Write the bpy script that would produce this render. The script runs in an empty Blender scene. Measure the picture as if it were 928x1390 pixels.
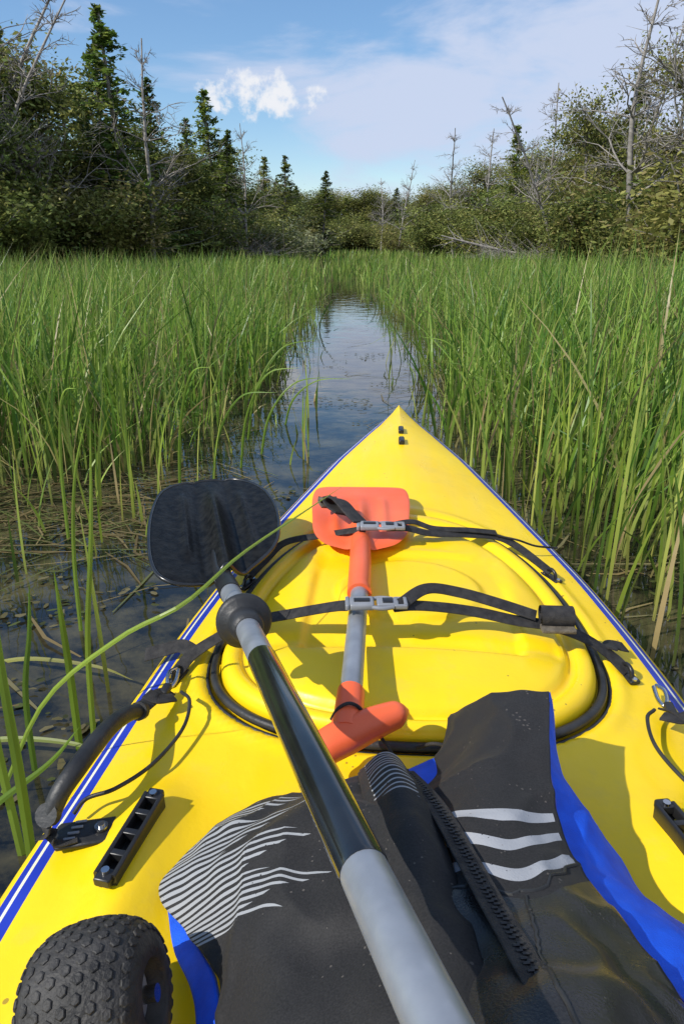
import bpy, math, numpy as np
from mathutils import Vector, Matrix, noise as mnoise
rng=np.random.default_rng(7)
scene=bpy.context.scene
scene.view_settings.view_transform='Standard'
scene.view_settings.look='None'
scene.view_settings.exposure=0
COL=scene.collection

# ------------------------------------------------------------------ helpers
class MB:
    def __init__(s): s.v=[];s.f=[];s.m=[];s.c=[];s.uv=[];s.n=0
    def add(s,v,f,mat=0,col=None):
        v=np.asarray(v,float).reshape(-1,3); f=np.asarray(f,int)
        s.v.append(v); s.f.append(f+s.n)
        s.m.append(np.full(len(f),mat) if np.isscalar(mat) else np.asarray(mat))
        if col is None: col=np.ones((len(v),3))
        col=np.asarray(col,float)
        if col.ndim==1: col=np.tile(col,(len(v),1))
        s.c.append(col); s.n+=len(v)
    def mesh(s,name,mats,smooth=True):
        me=bpy.data.meshes.new(name)
        V=np.concatenate(s.v); C=np.concatenate(s.c); M=np.concatenate(s.m)
        lt=np.concatenate([np.full(len(f),f.shape[1]) for f in s.f])
        L=np.concatenate([f.ravel() for f in s.f])
        me.vertices.add(len(V)); me.vertices.foreach_set('co',V.ravel())
        me.loops.add(len(L)); me.loops.foreach_set('vertex_index',L.astype(np.int32))
        me.polygons.add(len(lt))
        ls=np.concatenate([[0],np.cumsum(lt)[:-1]])
        me.polygons.foreach_set('loop_start',ls.astype(np.int32))
        me.polygons.foreach_set('loop_total',lt.astype(np.int32))
        me.polygons.foreach_set('material_index',M.astype(np.int32))
        me.polygons.foreach_set('use_smooth',np.full(len(lt),smooth))
        a=me.color_attributes.new('Col','FLOAT_COLOR','POINT')
        a.data.foreach_set('color',np.concatenate([C,np.ones((len(C),1))],1).ravel())
        for m in mats: me.materials.append(m)
        me.update(calc_edges=True); me.validate()
        return me
    def obj(s,name,mats,parent=None,smooth=True):
        o=bpy.data.objects.new(name,s.mesh(name,mats,smooth)); COL.objects.link(o)
        if parent: o.parent=parent
        return o
def empty(name,loc=(0,0,0),parent=None):
    o=bpy.data.objects.new(name,None); o.location=loc; COL.objects.link(o); o.empty_display_size=.1
    if parent: o.parent=parent
    return o
def catmull(P,n):
    P=np.asarray(P,float)
    if len(P)<3: 
        t=np.linspace(0,1,n)[:,None]; return P[0]*(1-t)+P[-1]*t
    Q=np.vstack([2*P[0]-P[1],P,2*P[-1]-P[-2]])
    k=len(P)-1; out=[]
    for x in np.linspace(0,k,n):
        i=min(int(x),k-1); t=x-i
        a,b,c,d=Q[i],Q[i+1],Q[i+2],Q[i+3]
        out.append(.5*((2*b)+(-a+c)*t+(2*a-5*b+4*c-d)*t*t+(-a+3*b-3*c+d)*t**3))
    return np.array(out)
def frames(P,up=None):
    T=np.gradient(P,axis=0); T/=np.linalg.norm(T,axis=1)[:,None]+1e-12
    N=[]
    n=np.array([0,0,1.]) if up is None else np.array(up,float)
    if abs(n@T[0])>.95: n=np.array([1.,0,0])
    for t in T:
        if up is not None: n=np.array(up,float)
        n=n-(n@t)*t; n/=np.linalg.norm(n)+1e-12; N.append(n)
    N=np.array(N); return T,N,np.cross(T,N)
def sweep(mb,P,sec,scale=None,mat=0,up=None,col=None,caps=True):
    """sec (k,2): coords on (side, normal)"""
    P=np.asarray(P,float); T,N,S=frames(P,up); k=len(sec); n=len(P)
    if scale is None: scale=np.ones(n)
    sec=np.asarray(sec,float)
    V=P[:,None,:]+scale[:,None,None]*(sec[None,:,0,None]*S[:,None,:]+sec[None,:,1,None]*N[:,None,:])
    idx=np.arange(n*k).reshape(n,k); a=idx[:-1]; b=idx[1:]
    F=np.stack([a,np.roll(a,-1,1),np.roll(b,-1,1),b],-1).reshape(-1,4)
    V=V.reshape(-1,3)
    mb.add(V,F,mat,col)
    if caps:
        for row,ctr,fl in ((0,P[0],1),(n-1,P[-1],0)):
            r=V[idx[row]]; vv=np.vstack([r,ctr]); kk=np.arange(k)
            f=np.stack([kk,np.roll(kk,-1),np.full(k,k)],-1)
            if fl: f=f[:,::-1]
            mb.add(vv,f,mat,col)
def circ(r,k=12):
    a=np.linspace(0,2*math.pi,k,endpoint=False); return np.stack([np.cos(a)*r,np.sin(a)*r],1)
def rrect(w,h,r=None,k=3):
    r=min(w,h)*.35 if r is None else r; o=[]
    for cx,cy,a0 in ((w/2-r,h/2-r,0),(-w/2+r,h/2-r,90),(-w/2+r,-h/2+r,180),(w/2-r,-h/2+r,270)):
        for i in range(k):
            a=math.radians(a0+90*i/(k-1)); o.append((cx+r*math.cos(a),cy+r*math.sin(a)))
    return np.array(o)
def tube(mb,pts,rad,n=None,k=12,mat=0,col=None,smooth=True):
    n=n or max(8,len(pts)*6)
    P=catmull(pts,n) if smooth else np.asarray(pts,float)
    if np.isscalar(rad): sc=np.full(len(P),rad)
    else: sc=np.interp(np.linspace(0,1,len(P)),np.linspace(0,1,len(rad)),rad)
    sweep(mb,P,circ(1,k),sc,mat,col=col)
def ribbon(mb,pts,w,th=.0022,n=None,mat=0,up=(0,0,1)):
    P=catmull(pts,n or len(pts)*8); sweep(mb,P,rrect(w,th,th*.45),None,mat,up)
def box(mb,c,size,rotz=0,bev=.2,mat=0,tilt=0):
    """bevelled box as a swept rounded rect along local x"""
    L,W,H=size; e=min(L,W,H)*bev
    xs=np.array([-L/2,-L/2+e*.3,-L/2+e,L/2-e,L/2-e*.3,L/2]); sc=[1-2*e/min(W,H)*.5,1-.15*bev,1,1,1-.15*bev,1-2*e/min(W,H)*.5]
    ca,sa=math.cos(rotz),math.sin(rotz)
    P=np.array([[c[0]+x*ca,c[1]+x*sa,c[2]+x*math.tan(tilt)] for x in xs])
    sweep(mb,P,rrect(W,H,e),np.array(sc),mat,(0,0,1))
def sm(a,b,x):
    t=np.clip((np.asarray(x,float)-a)/(b-a),0,1); return t*t*(3-2*t)

# ------------------------------------------------------------------ materials
def newmat(name):
    m=bpy.data.materials.new(name); m.use_nodes=True; nt=m.node_tree
    return m,nt,nt.nodes['Principled BSDF'],nt.nodes,nt.links
def mat(name,c1,c2=None,rough=.5,nscale=8,bump=0,bscale=60,metal=0,spec=.5,detail=4,coat=0,coords='Object',rvar=0):
    m,nt,b,N,L=newmat(name)
    tc=N.new('ShaderNodeTexCoord')
    b.inputs['Roughness'].default_value=rough; b.inputs['Metallic'].default_value=metal
    b.inputs['Specular IOR Level'].default_value=spec; b.inputs['Coat Weight'].default_value=coat
    b.inputs['Coat Roughness'].default_value=.1
    n=N.new('ShaderNodeTexNoise'); n.inputs['Scale'].default_value=nscale; n.inputs['Detail'].default_value=detail
    L.new(tc.outputs[coords],n.inputs['Vector'])
    r=N.new('ShaderNodeValToRGB'); r.color_ramp.elements[0].position=.35; r.color_ramp.elements[1].position=.65
    r.color_ramp.elements[0].color=(*c1,1); r.color_ramp.elements[1].color=(*(c2 or c1),1)
    L.new(n.outputs['Fac'],r.inputs['Fac']); L.new(r.outputs['Color'],b.inputs['Base Color'])
    if rvar:
        mr=N.new('ShaderNodeMapRange'); mr.inputs['From Min'].default_value=.3; mr.inputs['From Max'].default_value=.7
        mr.inputs['To Min'].default_value=rough-rvar; mr.inputs['To Max'].default_value=rough+rvar
        n3=N.new('ShaderNodeTexNoise'); n3.inputs['Scale'].default_value=nscale*2.3; n3.inputs['Detail'].default_value=6
        L.new(tc.outputs[coords],n3.inputs['Vector']); L.new(n3.outputs['Fac'],mr.inputs['Value']); L.new(mr.outputs['Result'],b.inputs['Roughness'])
    if bump:
        n2=N.new('ShaderNodeTexNoise'); n2.inputs['Scale'].default_value=bscale; n2.inputs['Detail'].default_value=3
        L.new(tc.outputs[coords],n2.inputs['Vector'])
        bp=N.new('ShaderNodeBump'); bp.inputs['Strength'].default_value=bump; bp.inputs['Distance'].default_value=.002
        L.new(n2.outputs['Fac'],bp.inputs['Height']); L.new(bp.outputs['Normal'],b.inputs['Normal'])
    return m
def foliage(name,trans=.35,rough=.5,spec=.3,tint=(1,1,1)):
    m,nt,b,N,L=newmat(name)
    a=N.new('ShaderNodeAttribute'); a.attribute_name='Col'
    oi=N.new('ShaderNodeObjectInfo')
    hs=N.new('ShaderNodeHueSaturation')
    mh=N.new('ShaderNodeMapRange'); mh.inputs['To Min'].default_value=.478; mh.inputs['To Max'].default_value=.515
    mv=N.new('ShaderNodeMapRange'); mv.inputs['To Min'].default_value=.72; mv.inputs['To Max'].default_value=1.22
    L.new(oi.outputs['Random'],mh.inputs['Value'])
    ml=N.new('ShaderNodeMath'); ml.operation='MULTIPLY'; ml.inputs[1].default_value=7.31
    fr=N.new('ShaderNodeMath'); fr.operation='FRACT'
    L.new(oi.outputs['Random'],ml.inputs[0]); L.new(ml.outputs[0],fr.inputs[0]); L.new(fr.outputs[0],mv.inputs['Value'])
    L.new(mh.outputs['Result'],hs.inputs['Hue']); L.new(mv.outputs['Result'],hs.inputs['Value'])
    L.new(a.outputs['Color'],hs.inputs['Color'])
    L.new(hs.outputs['Color'],b.inputs['Base Color'])
    b.inputs['Roughness'].default_value=rough; b.inputs['Specular IOR Level'].default_value=spec
    t=N.new('ShaderNodeBsdfTranslucent'); L.new(hs.outputs['Color'],t.inputs['Color'])
    mx=N.new('ShaderNodeMixShader'); mx.inputs[0].default_value=trans
    L.new(b.outputs[0],mx.inputs[1]); L.new(t.outputs[0],mx.inputs[2])
    L.new(mx.outputs[0],N['Material Output'].inputs['Surface'])
    return m
M_leaf=foliage('leaf_material',.36,.55,.2)
M_reed=foliage('reed_material',.40,.40,.45)
M_bark=mat('bark_material',(.14,.12,.095),(.26,.235,.20),.85,14,.5,40)
M_dead=mat('dead_wood_material',(.2,.18,.155),(.36,.33,.29),.8,10,.4,50)

# kayak plastic
def yellow_mat():
    m,nt,b,N,L=newmat('yellow_plastic')
    tc=N.new('ShaderNodeTexCoord')
    n=N.new('ShaderNodeTexNoise'); n.inputs['Scale'].default_value=5; n.inputs['Detail'].default_value=5
    L.new(tc.outputs['Object'],n.inputs['Vector'])
    r=N.new('ShaderNodeValToRGB'); r.color_ramp.elements[0].position=.3; r.color_ramp.elements[1].position=.7
    r.color_ramp.elements[0].color=(.90,.59,.005,1); r.color_ramp.elements[1].color=(.96,.67,.008,1)
    L.new(n.outputs['Fac'],r.inputs['Fac'])
    v=N.new('ShaderNodeTexVoronoi'); v.inputs['Scale'].default_value=38
    L.new(tc.outputs['Object'],v.inputs['Vector'])
    v2=N.new('ShaderNodeTexNoise'); v2.inputs['Scale'].default_value=9; L.new(tc.outputs['Object'],v2.inputs['Vector'])
    th=N.new('ShaderNodeMapRange'); th.inputs['From Min'].default_value=.46; th.inputs['From Max'].default_value=.75; th.inputs['To Min'].default_value=0; th.inputs['To Max'].default_value=.13
    L.new(v2.outputs['Fac'],th.inputs['Value'])
    lt=N.new('ShaderNodeMath'); lt.operation='LESS_THAN'; L.new(v.outputs['Distance'],lt.inputs[0]); L.new(th.outputs['Result'],lt.inputs[1])
    sn=N.new('ShaderNodeTexNoise'); sn.inputs['Scale'].default_value=17; sn.inputs['Detail'].default_value=8; sn.inputs['Roughness'].default_value=.7
    L.new(tc.outputs['Object'],sn.inputs['Vector'])
    sr=N.new('ShaderNodeMapRange'); sr.inputs['From Min'].default_value=.54; sr.inputs['From Max'].default_value=.75; sr.inputs['To Max'].default_value=.24
    L.new(sn.outputs['Fac'],sr.inputs['Value'])
    mx0=N.new('ShaderNodeMix'); mx0.data_type='RGBA'; mx0.inputs['B'].default_value=(.55,.42,.12,1)
    L.new(sr.outputs['Result'],mx0.inputs['Factor']); L.new(r.outputs['Color'],mx0.inputs['A'])
    mx=N.new('ShaderNodeMix'); mx.data_type='RGBA'; mx.inputs['B'].default_value=(.25,.16,.03,1)
    ml=N.new('ShaderNodeMath'); ml.operation='MULTIPLY'; ml.inputs[1].default_value=.75; L.new(lt.outputs[0],ml.inputs[0])
    L.new(ml.outputs[0],mx.inputs['Factor']); L.new(mx0.outputs['Result'],mx.inputs['A'])
    L.new(mx.outputs['Result'],b.inputs['Base Color'])
    w=N.new('ShaderNodeTexNoise'); w.inputs['Scale'].default_value=30; w.inputs['Detail'].default_value=6
    mp=N.new('ShaderNodeMapping'); mp.inputs['Scale'].default_value=(1,.15,1); mp.inputs['Rotation'].default_value=(0,0,.5)
    L.new(tc.outputs['Object'],mp.inputs['Vector']); L.new(mp.outputs['Vector'],w.inputs['Vector'])
    mr=N.new('ShaderNodeMapRange'); mr.inputs['From Min'].default_value=.3; mr.inputs['From Max'].default_value=.7; mr.inputs['To Min'].default_value=.26; mr.inputs['To Max'].default_value=.50
    L.new(w.outputs['Fac'],mr.inputs['Value']); L.new(mr.outputs['Result'],b.inputs['Roughness'])
    n2=N.new('ShaderNodeTexNoise'); n2.inputs['Scale'].default_value=14; n2.inputs['Detail'].default_value=6; n2.inputs['Roughness'].default_value=.55
    L.new(tc.outputs['Object'],n2.inputs['Vector'])
    bp=N.new('ShaderNodeBump'); bp.inputs['Strength'].default_value=.35; bp.inputs['Distance'].default_value=.006
    L.new(n2.outputs['Fac'],bp.inputs['Height']); L.new(bp.outputs['Normal'],b.inputs['Normal'])
    b.inputs['Specular IOR Level'].default_value=.45
    return m
M_yel=yellow_mat()
M_blue=mat('blue_stripe',(.012,.03,.36),(.018,.04,.42),.35,20)
M_wht=mat('pale_stripe',(.75,.72,.5),(.8,.78,.6),.4,20)
M_gask=mat('black_rubber',(.012,.012,.013),(.03,.03,.03),.5,30,.3,200)
M_web=mat('black_webbing',(.012,.011,.012),(.035,.032,.03),.8,90,.8,700)
M_blk=mat('black_plastic',(.012,.012,.013),(.02,.02,.02),.35,20)
M_gry=mat('grey_plastic',(.2,.21,.23),(.27,.28,.3),.4,20)
M_alu=mat('aluminium_shaft',(.27,.29,.32),(.36,.38,.41),.38,30,metal=.45,rvar=.08)
M_stl=mat('steel',(.5,.5,.5),(.65,.65,.65),.25,30,metal=1)
M_org=mat('orange_plastic',(.85,.12,.035),(.95,.17,.06),.42,6,.35,35,rvar=.08)
M_carb=mat('black_fibreglass',(.005,.005,.005),(.016,.016,.015),.42,70,.25,220,spec=.12,rvar=.08,detail=8)
M_rim=mat('blade_rim',(.010,.010,.010),(.02,.02,.02),.25,40,spec=.6)
M_shaftb=mat('glossy_black_shaft',(.008,.009,.01),(.014,.015,.016),.14,30,coat=.6)

# ------------------------------------------------------------------ kayak
KY=empty('kayak',(.045,0,0)); KY.rotation_euler=(0,0,-math.radians(3.6))
wy=[-2.05,-1.9,-1.5,-1.0,-.5,.2,.5,.68,.85,1.0,1.18,1.38,1.6,1.8,2.0,2.19,2.345]
ww=[.015,.14,.30,.39,.425,.42,.414,.402,.39,.372,.343,.296,.236,.180,.116,.052,.002]
gy=[-2.05,-1.5,-.5,.85,1.1,1.4,1.8,2.345]; gz=[.33,.28,.25,.25,.262,.28,.314,.345]
def W(y): return np.interp(y,wy,ww)
_yy=np.linspace(-2.05,2.345,400); _w=np.convolve(np.pad(W(_yy),6,mode='reflect',reflect_type='odd'),np.ones(13)/13,'valid')
def Wf(y): return np.maximum(np.interp(y,_yy,_w),.0015)
def Zg(y): return np.interp(y,gy,gz)
def deck(x,y):
    x=np.asarray(x,float); y=np.asarray(y,float); w=Wf(y); u=np.clip(np.abs(x)/w,0,1)
    p=np.interp(y,[.9,1.4,2.2],[2.6,1.7,1.05]); cr=np.interp(y,[.2,.6,1.0,1.5,2.0,2.345],[.015,.03,.042,.045,.04,.008])
    d=w*(1-u)
    z=Zg(y)+cr*(1-u**p)-.008*np.exp(-d/.012)
    z=z+.022*np.exp(-((np.abs(x)-.285)/.035)**2)*sm(.66,.56,y)*sm(-1.0,-.8,y)
    z=z-.03*sm(.25,.1,np.abs(x))*sm(.66,.5,y)
    z=z-.17*sm(.235,.19,np.abs(x))*sm(.34,.24,y)*sm(-1.0,-.9,y)
    z=z-.08*sm(.26,.22,np.abs(x))*sm(-1.1,-1.18,y)*sm(-1.75,-1.6,y)
    z=z+.003*sm(.6,.5,u)*sm(2.02,2.10,y)
    return z
def hatch_r(x,y):
    yc=.9; dy=np.where(y<yc,(yc-y)/.205,(y-yc)/.44)
    return (np.abs((x+.008)/.27)**2.3+np.abs(dy)**2.3)**(1/2.3)
mb=MB()
ys=np.concatenate([np.linspace(-2.05,.2,90),np.linspace(.21,2.345,230)])
off=np.array([0,.0035,.0125,.0165,.029,.036]); 
nd=90
rows=[];
for y in ys:
    w=float(Wf(y)); o=off*min(1,w/.09)
    inner=np.linspace(-(w-o[-1]),(w-o[-1]),nd)
    xs=np.concatenate([-(w-o[:-1]),inner,(w-o[:-1])[::-1]])
    yv=np.full(len(xs),y); z=deck(xs,yv)
    r=hatch_r(xs,yv); z=z-.012*sm(1.09,1.05,r)+.005*np.exp(-((r-1.13)/.03)**2)
    top=np.stack([xs,yv,z],1)
    zg=float(Zg(y))-.008; rake=sm(1.2,2.3,y)*.9
    side=[]
    for fw,dz in ((1.012,.006),(1.015,.016),(.995,.035),(.985,.09),(.95,.17),(.82,.26),(.5,.33),(.0,.36)):
        side.append([w*fw+(.002 if dz<.03 else 0),y-rake*dz*float(sm(0,.3,dz))*1.2,zg-dz])
    side=np.array(side); left=side[::-1]*[-1,1,1]
    rows.append(np.vstack([left[1:],top,side]))
R=np.array(rows); n,k,_=R.shape
idx=np.arange(n*k).reshape(n,k)
F=np.stack([idx[:-1,:-1],idx[:-1,1:],idx[1:,1:],idx[1:,:-1]],-1)
mi=np.zeros((n-1,k-1),int)
for j,mm in enumerate([0,1,2,1,0]):
    mi[:,7+j]=mm; mi[:,7+len(xs)-2-j]=mm
mb.add(R.reshape(-1,3),F.reshape(-1,4),mi.ravel())
hull=mb.obj('hull',[M_yel,M_blue,M_wht],KY)

# hatch lid
mb=MB(); th=np.linspace(0,2*math.pi,160,endpoint=False)
def hx(r,t):
    c,s=np.cos(t),np.sin(t); e=2/2.3
    x=-.008+.27*r*np.sign(c)*np.abs(c)**e; y=.9+np.where(s<0,.205,.44)*r*np.sign(s)*np.abs(s)**e
    return x,y
prof=[(1.0,-.004),(1.0,.006),(.997,.012),(.985,.019),(.965,.0235),(.94,.0245),(.915,.024),(.897,.018),(.885,.0145),(.865,.0145),(.85,.019),(.833,.0255),(.81,.0285),(.77,.031),(.7,.0335)]+[(q,.0335+.007*(1-q/.7)) for q in np.linspace(.66,.0,40)]
V=[]
for r,h in prof:
    x,y=hx(r,th); z=deck(x*1.0,y)+h
    rec=sm(.165,.150,np.abs(x))*sm(.15,.138,np.abs(y-1.0))
    z=z-.009*rec+.008*sm(.10,.088,np.hypot(x*.8,(y-1.02)))
    z=z-.008*np.exp(-((y-.875)/.018)**2)*(r<.83)-.005*np.exp(-((y-1.165)/.016)**2)*(r<.83)
    V.append(np.stack([x,y,z],1))
V=np.array(V); n,k=V.shape[:2]; idx=np.arange(n*k).reshape(n,k); a=idx[:-1]; b=idx[1:]
mb.add(V.reshape(-1,3),np.stack([a,np.roll(a,-1,1),np.roll(b,-1,1),b],-1).reshape(-1,4))
mb.obj('hatch_lid',[M_yel],KY)
mb=MB()
for rr,dz,rad in ((1.035,.003,.0065),(1.075,-.004,.003)):
    x,y=hx(rr,th); P=np.stack([x,y,deck(x,y)+dz],1); P=np.vstack([P,P[:1]]); sweep(mb,P,circ(rad,8),None,0,(0,0,1),caps=False)
mb.obj('hatch_gasket',[M_gask],KY)

# padeyes, bow fitting
def padeye(mb,x,y,ang):
    z=float(deck(x,y)); box(mb,(x,y,z+.002),(.045,.016,.006),ang,.3,0)
    ca,sa=math.cos(ang),math.sin(ang)
    pts=[(x-.013*ca,y-.013*sa,z+.003),(x-.009*ca,y-.009*sa,z+.014),(x,y,z+.018),(x+.009*ca,y+.009*sa,z+.014),(x+.013*ca,y+.013*sa,z+.003)]
    tube(mb,pts,.0032,k=8)
    for s in (-1,1):
        tube(mb,[(x+s*.018*ca,y+s*.018*sa,z+.003),(x+s*.018*ca,y+s*.018*sa,z+.0072)],.0042,n=2,k=10,mat=1,smooth=False)
mb=MB()
for x,y,a in ((-.285,1.115,1.2),(.262,1.165,-1.1),(-.338,.845,1.3),(.312,.885,-1.3)): padeye(mb,x,y,a)
mb.obj('padeyes',[M_blk,M_stl],KY)
mb=MB()
box(mb,(0,1.93,float(deck(0,1.93))+.004),(.05,.015,.012),math.pi/2,.3,0)
box(mb,(0,1.83,float(deck(0,1.83))+.004),(.045,.016,.014),math.pi/2,.3,0)
mb.obj('bow_fitting',[M_blk],KY)
# side tracks
def track(pa,pb,name):
    mb=MB(); pa=np.array(pa);pb=np.array(pb); d=(pb-pa); L=np.linalg.norm(d); d/=L; s=np.cross([0,0,1],d); s/=np.linalg.norm(s)
    for sg in (-1,1): # side rails
        sweep(mb,np.linspace(pa,pb,6)+s*sg*.009+np.array([0,0,.010]),rrect(.005,.020,.002),None,0,(0,0,1))
    sweep(mb,np.linspace(pa,pb,6)+np.array([0,0,.003]),rrect(.018,.006,.002),None,0,(0,0,1))
    nb=4
    for i in range(nb+1):
        c=pa+d*L*i/nb+np.array([0,0,.014]); box(mb,c,(.007 if 0<i<nb else .014,.017,.010),math.atan2(d[1],d[0]),.2,0,math.asin(d[2]))
    for t in (.02,.98):
        c=pa+d*L*t; tube(mb,[c+[0,0,.019],c+[0,0,.0225]],.004,n=2,k=10,mat=1,smooth=False)
    mb.obj(name,[M_blk,M_stl],KY)
track((-.282,.575,float(deck(-.282,.575))-.003),(-.298,.475,float(deck(-.298,.475))-.003),'left_track')
track((.262,.605,float(deck(.262,.605))-.003),(.283,.49,float(deck(.283,.49))-.003),'right_track')

# straps
mb=MB()
ribbon(mb,[(-.285,1.12,.292),(-.262,1.165,.305),(-.225,1.19,.333),(-.15,1.185,.352),(-.09,1.165,.372),(-.075,1.162,.376)],.017,mat=0,up=(0,-.35,1))
ribbon(mb,[(-.04,1.162,.378),(.0,1.175,.373),(.04,1.186,.36),(.11,1.215,.347),(.17,1.235,.335),(.21,1.225,.32),(.262,1.17,.295)],.017,mat=0,up=(0,-.4,1))
ribbon(mb,[(-.03,1.165,.383),(.01,1.20,.376),(.05,1.205,.362),(.12,1.225,.352),(.17,1.24,.342)],.014,mat=0,up=(.1,-.3,1))
tube(mb,[(.17,1.235,.338),(.21,1.235,.33),(.25,1.255,.31),(.30,1.29,.292)],.002,k=6,mat=0)
ribbon(mb,[(-.338,.848,.272),(-.322,.875,.285),(-.285,.893,.305),(-.24,.895,.330),(-.17,.888,.352),(-.11,.872,.374),(-.09,.868,.378)],.021,mat=0,up=(0,-.3,1))
ribbon(mb,[(-.315,.875,.285),(-.345,.90,.283),(-.375,.905,.272),(-.405,.905,.262)],.024,mat=0,up=(0,-.5,1))
ribbon(mb,[(-.03,.864,.380),(.0,.878,.376),(.05,.90,.362),(.10,.91,.350),(.15,.905,.342),(.20,.903,.336),(.25,.903,.318),(.29,.90,.292),(.312,.885,.275)],.021,mat=0,up=(0,-.3,1))
ribbon(mb,[(-.02,.862,.384),(.02,.915,.384),(.07,.93,.372),(.13,.92,.360),(.18,.91,.348)],.019,mat=0,up=(.1,-.5,1))
ribbon(mb,[(.29,.905,.300),(.30,.93,.292),(.325,.94,.282)],.022,mat=0,up=(0,-.2,1))
# rolled strap end
P=[];
for t in np.linspace(0,5.2*math.pi,60):
    r=.005+.0008*t; P.append((.207,.903+r*math.cos(t),.353+r*.8*math.sin(t)))
P=np.array(P)
sv=np.array([1,0,0.]); V=np.concatenate([P-sv*.023,P+sv*.023]); nn=len(P)
f=np.array([[i,i+1,nn+i+1,nn+i] for i in range(nn-1)]); mb.add(V,f,0); mb.add(V+[0,0,.0012],f[:,::-1],0)
box(mb,(.207,.886,.341),(.048,.020,.006),.02,.3,2)
# folded end over the orange blade
ribbon(mb,[(-.085,1.17,.384),(-.105,1.20,.392),(-.125,1.235,.400),(-.14,1.262,.396),(-.148,1.268,.388),(-.14,1.25,.382),(-.12,1.215,.382)],.034,.004,mat=0,up=(.5,-.2,1))
ribbon(mb,[(-.148,1.272,.394),(-.158,1.28,.383),(-.15,1.265,.376)],.034,.004,mat=2,up=(.5,-.3,1))
M_velc=mat('worn_webbing',(.09,.075,.055),(.16,.135,.10),.9,120,.8,500)
mb.obj('straps',[M_web,M_gry,M_velc],KY)
def buckle(c,ang,name):
    mb=MB(); ca,sa=math.cos(ang),math.sin(ang)
    def q(x,y,z): return (c[0]+x*ca-y*sa,c[1]+x*sa+y*ca,c[2]+z)
    box(mb,q(-.014,0,0),(.034,.028,.010),ang,.3,0)
    box(mb,q(.022,.0,0),(.030,.022,.008),ang,.3,0)
    for s in (-1,1):
        tube(mb,[q(.0,s*.012,0),q(.014,s*.0155,0),(q(.030,s*.012,0))],.0032,k=8)
        box(mb,q(.040,s*.011,0),(.018,.005,.007),ang,.3,0)
    box(mb,q(.047,0,0),(.005,.025,.007),ang,.3,0)
    box(mb,q(-.034,0,0),(.006,.028,.009),ang,.3,0)
    box(mb,q(-.014,0,.0055),(.022,.010,.002),ang,.3,1)
    box(mb,q(.022,0,.0045),(.014,.014,.002),ang,.3,1)
    mb.obj(name,[M_gry,M_blk],KY)
buckle((-.055,1.164,.381),.05,'strap_buckle_front'); buckle((-.058,.866,.384),.08,'strap_buckle_rear')
# side handles, cord, hooks
def handle(sx,name):
    mb=MB(); g=lambda P:[(sx*x,y,z) for x,y,z in P]
    tube(mb,g([(-.350,.730,.292),(-.358,.705,.304),(-.361,.665,.318),(-.362,.62,.327),(-.366,.582,.327),(-.375,.558,.316),(-.383,.545,.296)]),[.0092,.0104,.0108,.011,.011,.0105,.010],n=40,k=14)
    for q in ((-.350,.731,.2915),(-.3825,.546,.2975)):
        tube(mb,g([q,(q[0]-.001,q[1]-.008,q[2]+.004 if q[1]>.6 else q[2]+.006)]),.0122,n=2,k=14,mat=0,smooth=False)
    ribbon(mb,g([(-.335,.80,.272),(-.340,.77,.288),(-.350,.728,.295)]),.020,.003,mat=1,up=(.3,-.2,1))
    ribbon(mb,g([(-.352,.76,.296),(-.335,.755,.292),(-.318,.768,.286)]),.02,.003,mat=1)
    ribbon(mb,g([(-.384,.548,.296),(-.387,.538,.282),(-.38,.538,.268),(-.36,.548,.266)]),.024,.003,mat=1,up=(-.3,.2,1))
    z=float(deck(-.35,.555)); ang=.25*sx
    sweep(mb,np.array([(sx*(-.352)+t*math.cos(ang)*.032,.555+t*math.sin(ang)*.032,z+.004) for t in (-1,-.9,.9,1)]),rrect(.036,.006,.003),np.array([.8,1,1,.8]),0,(0,0,1))
    c=(sx*-.338,.560,z+.008); tube(mb,[c,(c[0],c[1],c[2]+.003)],.0070,n=2,k=14,mat=2,smooth=False); tube(mb,[(c[0],c[1],c[2]+.003),(c[0],c[1],c[2]+.006)],.0042,n=2,k=6,mat=2,smooth=False)
    for i in range(4): box(mb,(sx*-.366+.001*i,.543+.008*i,z+.0078),(.012,.003,.002),ang,.3,3)
    tube(mb,g([(-.338,.845,.280),(-.343,.83,.283),(-.34,.81,.282),(-.333,.80,.279),(-.330,.815,.279),(-.333,.84,.281)]),.003,k=8,mat=2)
    box(mb,(sx*-.337,.79,.281),(.022,.012,.010),1.5,.3,0)
    tube(mb,g([(-.310,.775,.290),(-.290,.745,.298),(-.287,.70,.290),(-.305,.64,.287),(-.335,.60,.285),(-.365,.59,.278),(-.375,.575,.27)]),.0024,n=50,k=8,mat=0)
    mb.obj(name,[M_gask,M_web,M_stl,M_gry],KY)
handle(1,'left_handle'); handle(-1,'right_handle')

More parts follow.
